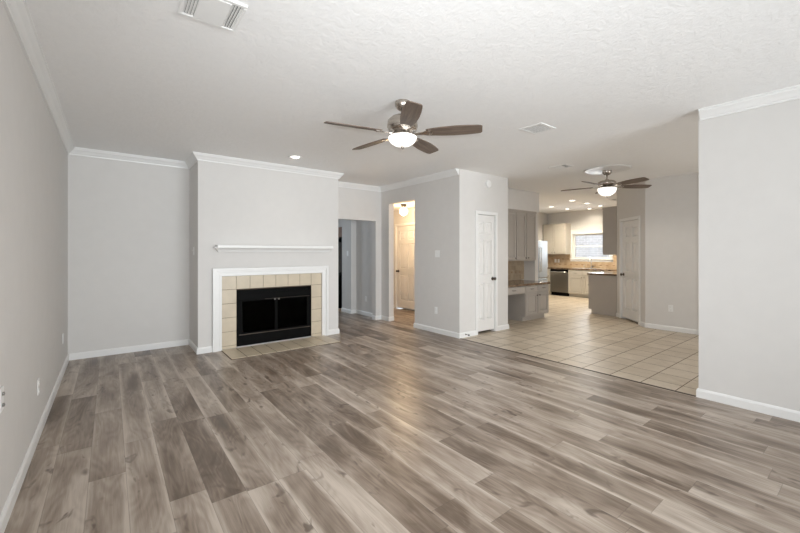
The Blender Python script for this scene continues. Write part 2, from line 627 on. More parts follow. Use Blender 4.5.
# behind the camera: wall with a wide window band, dining wall with windows
walls('wall_behind', 'wall behind the viewer with wide windows', (XL, -4.12, 0, 0.2, -4.0, H), (4.0, -4.12, 0, XR, -4.0, H), (0.2, -4.12, 2.35, 4.0, -4.0, H), (0.2, -4.12, 0, 4.0, -4.0, 0.15))
walls('wall_dining_behind', 'dining wall behind the viewer with windows', (4.59, -1.62, 0, 5.0, -1.5, H), (7.4, -1.62, 0, 7.86, -1.5, H), (5.0, -1.62, 2.3, 7.4, -1.5, H), (5.0, -1.62, 0, 7.4, -1.5, 0.3))
# halls
walls('wall_hall_jog', 'dim blue-grey hall wall seen through the passage', (4.34, 7.44, 0, 4.46, 7.87, H), (4.46, 7.44, 0, 4.59, 7.56, H))
walls('wall_hall_door', 'warm lit hall wall around the white hall door', (5.64, 5.2, 0, 5.76, 6.685, H), (5.64, 7.465, 0, 5.76, 8.0, H), (5.64, 6.685, 2.045, 5.76, 7.465, H), (5.76, 6.6, 0, 5.80, 7.55, H), (4.59, 8.0, 0, 5.76, 8.12, H), (4.59, 5.08, 0, 5.76, 5.2, H))  # the box behind the door is an added unseen panel against light leaks
walls('wall_far', 'far wall of the room beyond the passage', (XL, 10.5, 0, 2.3, 10.62, H), (3.4, 10.5, 0, 4.9, 10.62, H), (2.3, 10.5, 0, 3.4, 10.62, 0.6), (2.3, 10.5, 2.3, 3.4, 10.62, H), (4.78, 8.12, 0, 4.9, 8.35, H), (4.78, 9.35, 0, 4.9, 10.5, H), (4.78, 8.35, 0, 4.9, 9.35, 0.35), (4.78, 8.35, 2.0, 4.9, 9.35, H))


def window(name, label, x0, y0, z0, x1, y1, z1, axis, mid=True, nx=1):
    """frame + glass in an opening; axis = the plan axis the window runs along"""
    r = sroot(name, label, 'window', ((x0 + x1) / 2, (y0 + y1) / 2, z0))
    fr, gl = MB(), MB()
    w = 0.045

    def bb(m, a0, a1, c0, c1, d0=0.0, d1=1.0):
        if axis == 'x':
            m.box(a0, y0 + (y1 - y0) * d0, c0, a1, y0 + (y1 - y0) * d1, c1)
        else:
            m.box(x0 + (x1 - x0) * d0, a0, c0, x0 + (x1 - x0) * d1, a1, c1)
    a0, a1 = (x0, x1) if axis == 'x' else (y0, y1)
    bb(fr, a0, a0 + w, z0, z1)
    bb(fr, a1 - w, a1, z0, z1)
    bb(fr, a0 + w, a1 - w, z0, z0 + w)
    bb(fr, a0 + w, a1 - w, z1 - w, z1)
    if mid:
        zm = (z0 + z1) / 2
        bb(fr, a0 + w, a1 - w, zm - 0.018, zm + 0.018)
    for i in range(1, nx):
        am = a0 + (a1 - a0) * i / nx
        bb(fr, am - 0.03, am + 0.03, z0 + w, z1 - w)
    fr.build('window_frame', M_TRIM, r, world=True)
    bb(gl, a0 + w, a1 - w, z0 + w, z1 - w, 0.45, 0.5)
    gl.build('window_pane', M_GLASS, r, world=True)
    return r


w1 = window('window_1', 'white framed kitchen window over the sink', WX + 0.04, WY0, WZ0, WX + 0.10, WY1, WZ1, 'y')
c = MB()
c.box(WX - 0.022, WY0 - 0.062, WZ0 - 0.0, WX, WY0 + 0.005, WZ1 + 0.05, 0.004)
c.box(WX - 0.022, WY1 - 0.005, WZ0 - 0.0, WX, WY1 + 0.062, WZ1 + 0.05, 0.004)
c.box(WX - 0.022, WY0 + 0.005, WZ1 - 0.005, WX, WY1 - 0.005, WZ1 + 0.05, 0.004)
c.build('window_casing', M_TRIM, w1, world=True)
c = MB()
c.box(WX - 0.05, WY0 - 0.08, WZ0 - 0.025, WX + 0.04, WY1 + 0.08, WZ0 + 0.003, 0.006)
c.box(WX - 0.022, WY0 - 0.065, WZ0 - 0.09, WX, WY1 + 0.065, WZ0 - 0.025, 0.004)
c.build('window_sill', M_TRIM, w1, world=True)
window('window_2', 'wide window band behind the viewer', 0.2, -4.10, 0.15, 4.0, -4.02, 2.35, 'x', nx=3)
window('window_3', 'dining windows behind the viewer', 5.0, -1.60, 0.3, 7.4, -1.52, 2.3, 'x', nx=2)
window('window_5', 'bright far window glimpsed past the chimney wall edge', 4.80, 8.35, 0.35, 4.88, 9.35, 2.0, 'y', mid=False)
window('window_4', 'far window of the room beyond the passage', 2.3, 10.52, 0.6, 3.4, 10.60, 2.3, 'x')

# crown moulding and baseboards
CROWN = [(0, H), (0.072, H), (0.072, H - 0.012), (0.064, H - 0.016), (0.060, H - 0.028), (0.040, H - 0.048), (0.024, H - 0.072), (0.016, H - 0.078), (0.014, H - 0.094), (0, H - 0.094)]
b = MB()
b.sweep([(XL, -4.0), (XL, 6.43), (0.95, 6.43), (0.95, 5.75), (3.10, 5.75), (3.10, 6.43), (XR, 6.43), (XR, 4.235)], CROWN)
struct(b.build('trim_1', M_TRIM), 'white crown moulding around the living room', 'moulding')
b = MB()
b.sweep([(XR, 1.09), (XR, -4.0)], CROWN)
struct(b.build('trim_2', M_TRIM), 'white crown moulding on the right wall end', 'moulding')
BASE = [(0, 0), (0.015, 0), (0.015, 0.066), (0.010, 0.078), (0.006, 0.085), (0, 0.085)]


def baseboard(name, label, *paths):
    m = MB()
    for p in paths:
        m.sweep(p, BASE)
    return struct(m.build(name, M_TRIM), label, 'baseboard')


baseboard('baseboard_left', 'white baseboard along the left wall', [(XL, -4.0), (XL, 6.43)])
baseboard('baseboard_back', 'white baseboard of the recess left of the fireplace', [(XL + 0.015, 6.43), (0.95, 6.43), (0.95, 5.75), (1.127, 5.75)])
baseboard('baseboard_chimney', 'short white baseboard right of the fireplace', [(2.90, 5.75), (3.10, 5.75), (3.10, 6.43)])
baseboard('baseboard_middle', 'white baseboard of the wall with the hall opening', [(4.33, 6.55), (4.33, 6.43), (XR, 6.43), (XR, 6.16), (4.59, 6.16)], [(4.59, 5.35), (XR, 5.35), (XR, 4.22), (4.847, 4.22)])
baseboard('baseboard_closet', 'short white baseboard right of the closet door', [(5.433, 4.22), (5.74, 4.22), (5.74, 4.40)])
baseboard('baseboard_hall', 'white baseboard of the dim hall wall', [(XR, 7.44), (XR, 6.55)], [(4.34, 7.87), (4.34, 7.44), (XR - 0.015, 7.44)])
baseboard('baseboard_hall_door', 'white baseboard beside the hall door', [(5.64, 8.0), (5.64, 7.53)], [(5.64, 6.62), (5.64, 5.2)])
ux, uy = -math.sqrt(0.5), -math.sqrt(0.5)
baseboard('baseboard_dining', 'white baseboard of the shaded dining wall', [(8.70 + ux * 1.022, 3.58 + uy * 1.022), (7.86, 2.74), (7.86, -1.5)], [(8.70, 3.58), (8.70 + ux * 0.15, 3.58 + uy * 0.15)])
baseboard('baseboard_right', 'white baseboard of the right wall end', [(4.59, 1.105), (XR, 1.105), (XR, -4.0)])
b = MB()
b.box(XR - 0.012, 1.125, 0, XR + 0.012, 4.20, 0.005, 0.002)
struct(b.build('trim_3', M_BRONZE), 'thin dark strip where wood floor meets tile', 'threshold')
# drywall soffit over the desk cabinets
b = MB()
b.box(5.74, 4.84, 2.305, 7.74, 5.17, H)
struct(b.build('wall_soffit', M_WALL), 'boxed soffit over the desk cabinets', 'soffit')

# outdoors behind the kitchen window
b = MB()
b.box(14.3, 0, -0.3, 14.5, 11, 4.5)
struct(b.build('wall_outdoor', M_BRICK), 'pale brick wall outside the kitchen window', 'wall')
b = MB()
b.box(12.17, 0, -0.4, 14.3, 11, -0.3)
b.box(-3, -12, -0.4, 4.3, -4.12, -0.3)
b.box(4.7, -12, -0.4, 12.17, -1.62, -0.3)
struct(b.build('ground_outdoor', M_GROUND), 'ground outside the windows', 'ground')


# ------------------------------------------------------------------ doors
def knob(parent, x, z, m, side=-1):
    k = MB()
    Tk = Matrix.Translation((x, 0, z)) @ Matrix.Rotation(PI / 2, 4, 'X')
    k.lathe([(0.0, 0.0), (0.032, 0.0), (0.032, 0.006), (0.012, 0.012), (0.011, 0.032), (0.024, 0.040), (0.029, 0.052), (0.024, 0.064), (0.0, 0.068)], seg=20, T=Tk)
    return k.build('door_knob', m, parent)


def panel_door(name, label, loc, rotz, w, knob_x, h=2.03, gap=0.0, casing=True):
    r = sroot(name, label, 'door', loc, rotz)
    s = MB()
    z0 = 0.042
    yf = 0.02
    s.box(0.003, yf + 0.024, z0, w - 0.003, yf + 0.038, h)
    st = 0.105 * w / 0.7
    mu = 0.095 * w / 0.7
    xc = w / 2
    rails = [(z0, 0.23), (0.86, 1.0), (1.60, 1.70), (1.91, h)]
    for xx in ((0.003, st), (w - st, w - 0.003), (xc - mu / 2, xc + mu / 2)):
        s.box(xx[0], yf, z0, xx[1], yf + 0.025, h, 0.003)
    for a, c2 in rails:
        s.box(st - 0.004, yf + 0.0004, a, w - st + 0.004, yf + 0.025, c2, 0.003)
    pans = [(0.23, 0.86), (1.0, 1.60), (1.70, 1.91)]
    for a, c2 in pans:
        for xa, xb in ((st, xc - mu / 2), (xc + mu / 2, w - st)):
            i1, i2 = 0.014, 0.034
            pts0 = [(xa + i1, yf + 0.0242, a + i1), (xb - i1, yf + 0.0242, a + i1), (xb - i1, yf + 0.0242, c2 - i1), (xa + i1, yf + 0.0242, c2 - i1)]
            pts1 = [(xa + i2, yf + 0.005, a + i2), (xb - i2, yf + 0.005, a + i2), (xb - i2, yf + 0.005, c2 - i2), (xa + i2, yf + 0.005, c2 - i2)]
            A = [s.bm.verts.new(p) for p in pts0]
            B = [s.bm.verts.new(p) for p in pts1]
            s.bm.faces.new(B)
            for i in range(4):
                s.bm.faces.new((A[i], A[(i + 1) % 4], B[(i + 1) % 4], B[i]))
    slab = s.build('door_slab', M_DOOR, r)
    knob(slab, knob_x, 0.93, M_BRONZE).location = (0, yf, 0)
    j = MB()
    cw = 0.058
    j.box(-0.008, 0, 0, 0.0, 0.1, h + 0.012)
    j.box(w, 0, 0, w + 0.008, 0.1, h + 0.012)
    j.box(-0.008, 0, h + 0.004, w + 0.008, 0.1, h + 0.012)
    j.box(-cw, -0.018, 0, -0.003, 0, h + 0.006, 0.004)
    j.box(w + 0.003, -0.018, 0, w + cw, 0, h + 0.006, 0.004)
    j.box(-cw, -0.018, h + 0.006, w + cw, 0, h + 0.062, 0.004)
    j.build('door_casing', M_TRIM, r)
    return r


panel_door('door_1', 'narrow white six-panel closet door left of the kitchen desk', (4.907, 4.22, 0), 0, 0.466, 0.42)
panel_door('door_2', 'white six-panel door in the warm lit hall', (5.64, 7.455, 0), -PI / 2, 0.76, 0.06)
panel_door('door_3', 'white six-panel pantry door on the angled wall', (8.70 + ux * 0.217, 3.58 + uy * 0.217, 0), math.radians(225), 0.74, 0.06)

# ------------------------------------------------------------------ fireplace
fp = thing('fireplace', 'black glass-doored fireplace with beige tile facing and white surround', 'fireplace', (2.02, 5.75, 0))
s = MB()
X0, X1, Y0 = 1.127, 2.90, 5.75
XI0, XI1, ZI, ZT = 1.248, 2.785, 1.05, 1.166
for d, o0, o1 in ((0.020, 0.0, 0.0), (0.038, 0.0, 0.078), (0.030, 0.040, 0.055), (0.028, 0.092, 0.0)):
    # o0: inset from the outer edge, o1: inset from the inner edge
    wl = XI0 - X0
    s.box(X0 + o0, Y0 - d, 0, XI0 - o1, Y0, ZT - o0 + 0, 0.003)
    s.box(XI1 + o1, Y0 - d, 0, X1 - o0, Y0, ZT - o0, 0.003)
    s.box(X0 + o0 + 0.004, Y0 - d + 0.0006, ZI + o1 * 0.95, X1 - o0 - 0.004, Y0, ZT - o0 - 0.0006, 0.003)
s.build('surround', M_TRIM, fp, world=True)
t = MB()
t.box(XI0, Y0 - 0.006, 0.012, FX0, Y0, ZI)
t.box(FX1, Y0 - 0.006, 0.012, XI1, Y0, ZI)
t.box(FX0, Y0 - 0.006, FZ1, FX1, Y0, ZI)
grout = t.build('grout', M_GROUT, fp, world=True)
t = MB()
xs = [XI0, 1.443, 1.635, 1.827, 2.018, 2.211, 2.404, 2.597, XI1]
zs = [0.012, 0.055, 0.256, 0.457, 0.657, 0.857, ZI]
g = 0.0025
for i in range(8):
    t.box(xs[i] + g, Y0 - 0.012, 0.857 + g, xs[i + 1] - g, Y0 - 0.003, ZI - g, 0.0015)
for k in range(5):
    t.box(XI0 + g, Y0 - 0.012, zs[k] + g, FX0 - 0.003, Y0 - 0.003, zs[k + 1] - g, 0.0015)
    t.box(FX1 + 0.003, Y0 - 0.012, zs[k] + g, XI1 - g, Y0 - 0.003, zs[k + 1] - g, 0.0015)
t.build('tile_facing', M_FPTILE, fp, world=True)
t = MB()
t.box(1.24, 5.165, 0, 2.83, 5.73, 0.006)
t.build('hearth_bed', M_GROUT, fp, world=True)
t = MB()
for i in range(8):
    a0 = 1.24 + i * 1.59 / 8
    t.box(a0 + 0.006, 5.17, 0.003, a0 + 1.59 / 8 - 0.006, 5.73, 0.012, 0.002)
t.build('hearth', M_FPTILE, fp, world=True)
t = MB()
yb = 6.33
t.box(FX0, 5.75, FZ0, FX0 + 0.02, yb, FZ1)
t.box(FX1 - 0.02, 5.75, FZ0, FX1, yb, FZ1)
t.box(FX0, yb - 0.02, FZ0, FX1, yb, FZ1)
t.box(FX0, 5.75, FZ0, FX1, yb, FZ0 + 0.12)
t.box(FX0, 5.75, FZ1 - 0.02, FX1, yb, FZ1)
t.build('firebox', M_SOOT, fp, world=True)
t = MB()
yf = 5.728
t.box(FX0, yf, FZ1 - 0.155, FX1, 5.76, FZ1, 0.004)
t.box(FX0, yf, FZ0, FX1, 5.76, FZ0 + 0.165, 0.004)
t.box(FX0, yf, FZ0 + 0.165, FX0 + 0.055, 5.76, FZ1 - 0.155, 0.004)
t.box(FX1 - 0.055, yf, FZ0 + 0.165, FX1, 5.76, FZ1 - 0.155, 0.004)
t.box(FX0 + 0.02, yf - 0.012, FZ1 - 0.06, FX1 - 0.02, yf, FZ1 - 0.045, 0.003)
t.build('metal_frame', M_BLACK, fp, world=True)
xm = (FX0 + FX1) / 2
for a, c2, hx in ((FX0 + 0.055, xm, xm - 0.03), (xm, FX1 - 0.055, xm + 0.03)):
    t = MB()
    zb, zt = FZ0 + 0.165, FZ1 - 0.155
    t.box(a, yf + 0.002, zb, a + 0.022, yf + 0.022, zt, 0.002)
    t.box(c2 - 0.022, yf + 0.002, zb, c2, yf + 0.022, zt, 0.002)
    t.box(a + 0.022, yf + 0.002, zb, c2 - 0.022, yf + 0.022, zb + 0.02, 0.002)
    t.box(a + 0.022, yf + 0.002, zt - 0.02, c2 - 0.022, yf + 0.022, zt, 0.002)
    dr = t.build('glass_door', M_BLACK, fp, world=True)
    t = MB()
    t.box(a + 0.02, yf + 0.010, zb + 0.018, c2 - 0.02, yf + 0.015, zt - 0.018)
    t.build('door_glass', M_FGLASS, dr, world=True)
    t = MB()
    t.lathe([(0, 0), (0.006, 0), (0.006, 0.02), (0.014, 0.026), (0.014, 0.034), (0, 0.038)], seg=14, T=Matrix.Translation((hx, yf + 0.004, zt - 0.010)) @ Matrix.Rotation(PI / 2, 4, 'X'))
    t.build('door_handle', M_PEWTER, dr, world=True)
t = MB()
t.box(FX0 + 0.03, yf - 0.012, FZ0 + 0.156, FX1 - 0.03, yf, FZ0 + 0.168, 0.003)
t.build('lower_track', M_BRONZE, fp, world=True)
t = MB()
t.box(FX0 + 0.40, yf - 0.010, FZ1 - 0.158, FX1 - 0.04, yf, FZ1 - 0.151, 0.003)
t.build('upper_track', M_BRONZE, fp, world=True)

ms = thing('mantel_shelf', 'white moulded mantel shelf on the wall above the fireplace', 'shelf', (2.02, 5.75, 1.39))
t = MB()
prof = [(0, 1.392), (0.05, 1.392), (0.062, 1.400), (0.07, 1.418), (0.095, 1.438), (0.118, 1.448), (0.122, 1.462), (0, 1.462)]
t.sweep([(1.25, 5.75), (1.25, 5.749), (2.845, 5.749), (2.845, 5.75)], [(o * 0.9 + 0.0, z) for o, z in prof])
t.build('moulding', M_TRIM, ms, world=True)
t = MB()
t.box(1.165, 5.605, 1.450, 2.93, 5.75, 1.494, 0.006, 2)
t.build('shelf_board', M_TRIM, ms, world=True)


# ------------------------------------------------------------------ ceiling fans
def make_fan(label, loc, ang0, medallion, drop, mh=1.0, br=1.0, bd=1.0):
    r = thing('ceiling_fan', label, 'ceiling fan', loc, 0, 'five-blade ceiling fans')
    dz = -drop
    if medallion:
        m = MB()
        m.lathe([(0, 0), (0.345, 0), (0.342, -0.006), (0.325, -0.012), (0.30, -0.008), (0.27, -0.009), (0.24, -0.014), (0.12, -0.012), (0.10, -0.018), (0, -0.018)], seg=64)
        m.build('medallion', M_TRIM, r)
    z0 = -0.017 if medallion else 0.0
    m = MB()
    m.lathe([(0.068, z0), (0.070, z0 - 0.012), (0.066, z0 - 0.04), (0.050, z0 - 0.062), (0.03, z0 - 0.075), (0, z0 - 0.076)])
    m.build('canopy', M_NICKEL, r)
    m = MB()
    m.lathe([(0.013, z0 - 0.07), (0.013, dz + 0.142 * mh)], seg=16)
    m.lathe([(0.028, dz + 0.15 * mh), (0.03, dz + 0.15 * mh + 0.02), (0.016, dz + 0.15 * mh + 0.027)], seg=20)
    m.build('downrod', M_NICKEL, r)
    m = MB()
    m.lathe([(0, dz + 0.155 * mh), (0.05, dz + 0.155 * mh), (0.10, dz + 0.145 * mh), (0.132, dz + 0.115 * mh), (0.138, dz + 0.06 * mh), (0.125, dz + 0.03 * mh), (0.085, dz + 0.012), (0.085, dz - 0.002), (0, dz - 0.002)], seg=40)
    m.build('motor_housing', M_NICKEL, r)
    # light kit: fitter and glass bowl
    m = MB()
    m.lathe([(0.06, dz - 0.002), (0.062, dz - 0.012), (0.09, dz - 0.016), (0.125 * br, dz - 0.022), (0.127 * br, dz - 0.030), (0, dz - 0.030)], seg=40)
    m.build('light_fitter', M_NICKEL, r)
    m = MB()
    m.lathe([(0.124 * br, dz - 0.030), (0.128 * br, dz - 0.038), (0.121 * br, dz - 0.060 * bd), (0.104 * br, dz - 0.082 * bd), (0.075 * br, dz - 0.102 * bd), (0.04, dz - 0.114 * bd), (0, dz - 0.117 * bd)], seg=40)
    bw = m.build('light_bowl', M_BOWL, r)
    m = MB()
    zf = dz - 0.113 * bd
    m.lathe([(0, zf), (0.018, zf - 0.002), (0.018, zf - 0.008), (0.01, zf - 0.014), (0.012, zf - 0.022), (0, zf - 0.028)], seg=16)
    m.build('finial', M_NICKEL, bw)
    for q in range(5):
        a = ang0 + q * 2 * PI / 5
        Tb = Matrix.Rotation(a, 4, 'Z') @ Matrix.Translation((0, 0, dz)) @ Matrix.Rotation(math.radians(-13), 4, 'X')
        out = [(0.215, 0.045), (0.26, 0.055), (0.36, 0.068), (0.47, 0.074), (0.58, 0.071), (0.66, 0.064), (0.690, 0.057), (0.702, 0.045)]
        pts = [(x, y, -0.004) for x, y in out] + [(x, -y, -0.004) for x, y in reversed(out)]
        m = MB()
        m.poly(pts, (0, 0, 0.008))
        bl = m.build('blade', M_BLADE, r)
        bl.matrix_local = Tb
        m = MB()
        m.poly([(0.07, 0.018, -0.012), (0.13, 0.012, -0.014), (0.19, 0.022, -0.012), (0.235, 0.045, -0.010), (0.262, 0.03, -0.010), (0.272, 0.0, -0.010), (0.262, -0.03, -0.010), (0.235, -0.045, -0.010), (0.19, -0.022, -0.012), (0.13, -0.012, -0.014), (0.07, -0.018, -0.012)], (0, 0, 0.007))
        for sx, sy in ((0.238, 0.026), (0.238, -0.026), (0.256, 0)):
            m.lathe([(0, -0.014), (0.006, -0.013), (0.006, -0.009)], (sx, sy, 0), seg=10)
        m.build('blade_bracket', M_NICKEL, bl)
    return r


# angle of a direction given in the camera's frame (0 = right, 90 = away)
def cam_ang(deg):
    return -YAW + math.radians(deg)


make_fan('nickel ceiling fan with brown blades and lit bowl over the wood floor', (2.082, 2.662, H), cam_ang(-11), False, 0.285)
make_fan('ceiling fan on a round white medallion over the tiled dining area', (6.417, 2.791, H), cam_ang(0), True, 0.275, 0.62, 1.08, 1.35)
light('fan_bulb_living', 'SPOT', (2.082, 2.662, 2.28), 26, (1.0, 0.97, 0.93), radius=0.08, spot=(math.radians(176), 0.5))
light('fan_bulb_dining', 'SPOT', (6.417, 2.791, 2.24), 18, (1.0, 0.92, 0.80), radius=0.08, spot=(math.radians(176), 0.5))
light('fan_bulb_dining_glow', 'POINT', (6.417, 2.791, 2.24), 1.2, (1.0, 0.92, 0.80), radius=0.14)


# ------------------------------------------------------------------ ceiling fittings
def vent(label, cx, cy, sx, sy, along, n, group, tilt=35, deep=True, flip=0):
    """louvred register on the ceiling"""
    r = thing('ceiling_vent', label, 'vent', (cx, cy, H), 0, group)
    m = MB()
    fw = 0.028
    m.box(-sx / 2, -sy / 2, -0.008, sx / 2, -sy / 2 + fw, 0, 0.002)
    m.box(-sx / 2, sy / 2 - fw, -0.008, sx / 2, sy / 2, 0, 0.002)
    m.box(-sx / 2, -sy / 2 + fw, -0.008, -sx / 2 + fw, sy / 2 - fw, 0, 0.002)
    m.box(sx / 2 - fw, -sy / 2 + fw, -0.008, sx / 2, sy / 2 - fw, 0, 0.002)
    m.build('frame', M_PLASTIC, r)
    m = MB()
    m.box(-sx / 2 + fw, -sy / 2 + fw, -0.002, sx / 2 - fw, sy / 2 - fw, 0)
    m.build('backing', M_SLOT if deep else M_VGREY, r)
    L = (sy if along == 'x' else sx) - 2 * fw
    for i in range(n):
        p = -L / 2 + (i + 0.5) * L / n
        m = MB()
        wdt = L / n * 0.92
        if along == 'x':
            Tm = Matrix.Translation((0, p, -0.006)) @ Matrix.Rotation(math.radians(42 if i < flip else tilt), 4, 'X')
            m.box(-sx / 2 + fw, -wdt / 2, -0.0008, sx / 2 - fw, wdt / 2, 0.0008, T=Tm)
        else:
            Tm = Matrix.Translation((p, 0, -0.006)) @ Matrix.Rotation(math.radians(tilt), 4, 'Y')
            m.box(-wdt / 2, -sy / 2 + fw, -0.0008, wdt / 2, sy / 2 - fw, 0.0008, T=Tm)
        m.build('slat', M_PLASTIC, r)
    return r


# three-way register at the top edge of the picture: solid middle plate, louvres at both ends
r = thing('ceiling_vent', 'bright white three-way ceiling register nearest the viewer', 'vent', (0.45, 2.30, H), 0, 'white ceiling vents')
m = MB()
m.box(-0.15, -0.16, -0.012, 0.15, -0.135, 0, 0.003)
m.box(-0.15, 0.115, -0.012, 0.15, 0.14, 0, 0.003)
m.box(-0.15, -0.135, -0.012, -0.132, 0.115, 0, 0.003)
m.box(0.132, -0.135, -0.012, 0.15, 0.115, 0, 0.003)
m.build('frame', M_PLASTIC, r)
m = MB()
m.box(-0.132, -0.135, -0.002, 0.132, 0.115, 0)
m.build('backing', M_SLOT, r)
m = MB()
m.box(-0.075, -0.135, -0.014, 0.075, 0.115, -0.002, 0.003)
m.build('middle_plate', M_PLASTIC, r)
for sx in (-1, 1):
    for i in range(4):
        m = MB()
        m.box(-0.008, -0.133, -0.0008, 0.008, 0.113, 0.0008, T=Matrix.Translation((sx * (0.083 + i * 0.0145), 0, -0.0065)) @ Matrix.Rotation(math.radians(-30), 4, 'Y'))
        m.build('slat', M_PLASTIC, r)
vent('square white ceiling return grille right of the living room fan', 3.695, 2.33, 0.29, 0.27, 'x', 14, 'white ceiling vents', 12, deep=False)
vent('flat white ceiling register left of the dining fan medallion', 5.62, 3.14, 0.24, 0.30, 'x', 12, 'white ceiling vents', -25, flip=4)
vent('small dark kitchen ceiling vent near the pantry wall', 10.18, 4.25, 0.26, 0.16, 'x', 4, 'white ceiling vents', 60)

can0 = None
CANS = [((2.076, 5.12), 'recessed ceiling light in front of the fireplace wall'),
        ((10.30, 6.05), 'leftmost recessed kitchen ceiling light, above the refrigerator corner'),
        ((9.50, 5.00), 'recessed kitchen ceiling light nearest the viewer'),
        ((10.36, 5.03), 'recessed kitchen ceiling light, middle one of the nearer row of three'),
        ((11.20, 5.06), 'rightmost recessed kitchen ceiling light, left of the grey cabinet end'),
        ((11.20, 6.04), 'recessed kitchen ceiling light in front of the left upper cabinet'),
        ((11.72, 5.61), 'recessed ceiling light washing the wall above the kitchen window')]
for i, ((cx, cy), lab) in enumerate(CANS):
    if can0 is None:
        can0 = thing('recessed_light', lab, 'ceiling light', (cx, cy, H), 0, 'recessed ceiling lights')
        m = MB()
        m.lathe([(0.058, 0), (0.096, 0), (0.096, -0.004), (0.090, -0.008), (0.074, -0.009), (0.058, -0.003), (0.058, 0)], seg=32)
        m.build('trim_ring', M_PLASTIC, can0)
        m = MB()
        m.lathe([(0, 0), (0.057, 0), (0.056, -0.003), (0, -0.005)], seg=32)
        m.build('lens', M_LENS, can0)
    else:
        dup(can0, (cx, cy, H), 0, lab)
    if i:
        light('can_bulb', 'SPOT', (cx, cy, H - 0.03), 82 if i < 6 else 12, (1.0, 0.89, 0.71), radius=0.06, spot=(math.radians(150), 0.6))
    else:
        light('can_bulb', 'SPOT', (cx, cy, H - 0.03), 3.5, (1.0, 0.93, 0.84), radius=0.06, spot=(math.radians(120), 0.6))

r = thing('globe_light', 'small glowing globe light on the hall ceiling', 'ceiling light', (5.07, 6.44, 2.44))
m = MB()
m.lathe([(0.065, 0), (0.065, -0.02), (0.05, -0.035), (0.035, -0.07), (0, -0.07)], seg=24)
m.build('base', M_BRONZE, r)
m = MB()
m.lathe([(0.0, -0.245)] + [(0.09 * math.sin(a), -0.155 - 0.09 * math.cos(a)) for a in [PI * q / 14 for q in range(1, 13)]] + [(0.035, -0.07)], seg=28)
m.build('globe', M_GLOBE, r)
light('globe_bulb', 'POINT', (5.07, 6.44, 2.12), 33, (1.0, 0.68, 0.38), radius=0.08)


# ------------------------------------------------------------------ wall plates
def outlet(label, loc, rotz, group='white wall outlets'):
    r = thing('outlet', label, 'outlet', loc, rotz, group)
    m = MB()
    m.box(-0.037, -0.006, -0.059, 0.037, 0, 0.059, 0.003)
    m.build('cover_plate', M_PLASTIC, r)
    for dz in (-0.027, 0.027):
        m = MB()
        m.box(-0.017, -0.0085, dz - 0.014, 0.017, -0.005, dz + 0.014, 0.003)
        rc = m.build('receptacle', M_PLASTIC, r)
        m = MB()
        m.box(-0.0075, -0.0088, dz - 0.003, -0.0055, -0.0083, dz + 0.006)
        m.box(0.0055, -0.0088, dz - 0.003, 0.0075, -0.0083, dz + 0.006)
        m.box(-0.002, -0.0088, dz - 0.010, 0.002, -0.0083, dz - 0.006)
        m.build('slots', M_SLOT, rc)
    return r


def switch(label, loc, rotz, gang=1, group='white wall switches'):
    r = thing('light_switch', label, 'switch', loc, rotz, group)
    w = 0.036 + 0.023 * (gang - 1)
    m = MB()
    m.box(-w, -0.006, -0.059, w, 0, 0.059, 0.003)
    m.build('cover_plate', M_PLASTIC, r)
    for g in range(gang):
        x = (g - (gang - 1) / 2) * 0.046
        m = MB()
        m.box(x - 0.005, -0.018, -0.004, x + 0.005, -0.005, 0.014, 0.002)
        m.build('toggle', M_PLASTIC, r)
    return r


LEFTW = PI / 2      # plates on the left wall face +x
MIDW = -PI / 2      # plates on walls facing -x
outlet('white outlet low on the left wall, the middle one', (XL, 3.91, 0.376), LEFTW)
outlet('white outlet low on the left wall, nearest the back corner', (XL, 5.78, 0.40), LEFTW)
r = thing('jack_plate', 'white jack plate cut off at the left picture edge', 'wall plate', (XL, 2.69, 0.655), LEFTW)
m = MB()
m.box(-0.037, -0.006, -0.059, 0.037, 0, 0.059, 0.003)
m.build('cover_plate', M_PLASTIC, r)
for dz in (-0.028, 0.028):
    m = MB()
    m.lathe([(0, 0.0), (0.009, 0.0), (0.009, 0.008), (0.005, 0.010), (0, 0.011)], seg=14, T=Matrix.Translation((0, -0.005, dz)) @ Matrix.Rotation(PI / 2, 4, 'X'))
    m.build('jack', M_PEWTER, r)
outlet('white outlet low on the wall with the hall opening', (XR, 4.77, 0.385), MIDW)
outlet('white outlet in the dim passage wall', (XR, 7.02, 0.365), MIDW)
outlet('white outlet low on the shaded dining wall', (7.86, 2.34, 0.40), MIDW)
switch('double white switch plate on the wall with the hall opening', (XR, 4.735, 1.365), MIDW, 2)
switch('white switch on the narrow side of the chimney wall', (0.95, 6.05, 1.41), MIDW)
switch('white switch in the dim passage wall', (4.34, 7.60, 1.37), MIDW)
r = thing('smoke_alarm', 'round white smoke alarm high above the closet door', 'smoke alarm', (5.18, 4.22, 2.575))
m = MB()
Ta = Matrix.Rotation(PI / 2, 4, 'X')
m.lathe([(0, 0), (0.066, 0), (0.066, 0.012), (0.058, 0.026), (0.04, 0.032), (0, 0.034)], seg=32, T=Ta)
m.build('body', M_PLASTIC, r)
m = MB()
m.lathe([(0, 0.033), (0.014, 0.033), (0.014, 0.036), (0, 0.037)], seg=16, T=Ta)
m.build('test_button', M_PLASTIC, r)
r = thing('door_stop', 'small dark door stop on the baseboard left of the closet door', 'door stop', (4.60, 4.207, 0.05))
m = MB()
m.lathe([(0, 0), (0.012, 0), (0.012, 0.006), (0.005, 0.008), (0.005, 0.055), (0.010, 0.056), (0.010, 0.068), (0, 0.07)], seg=14, T=Ta)
m.build('stem', M_BRONZE, r)
m = MB()
m.lathe([(0, 0.066), (0.012, 0.066), (0.012, 0.078), (0, 0.08)], seg=14, T=Ta)
m.build('tip', M_RUBBER, r)


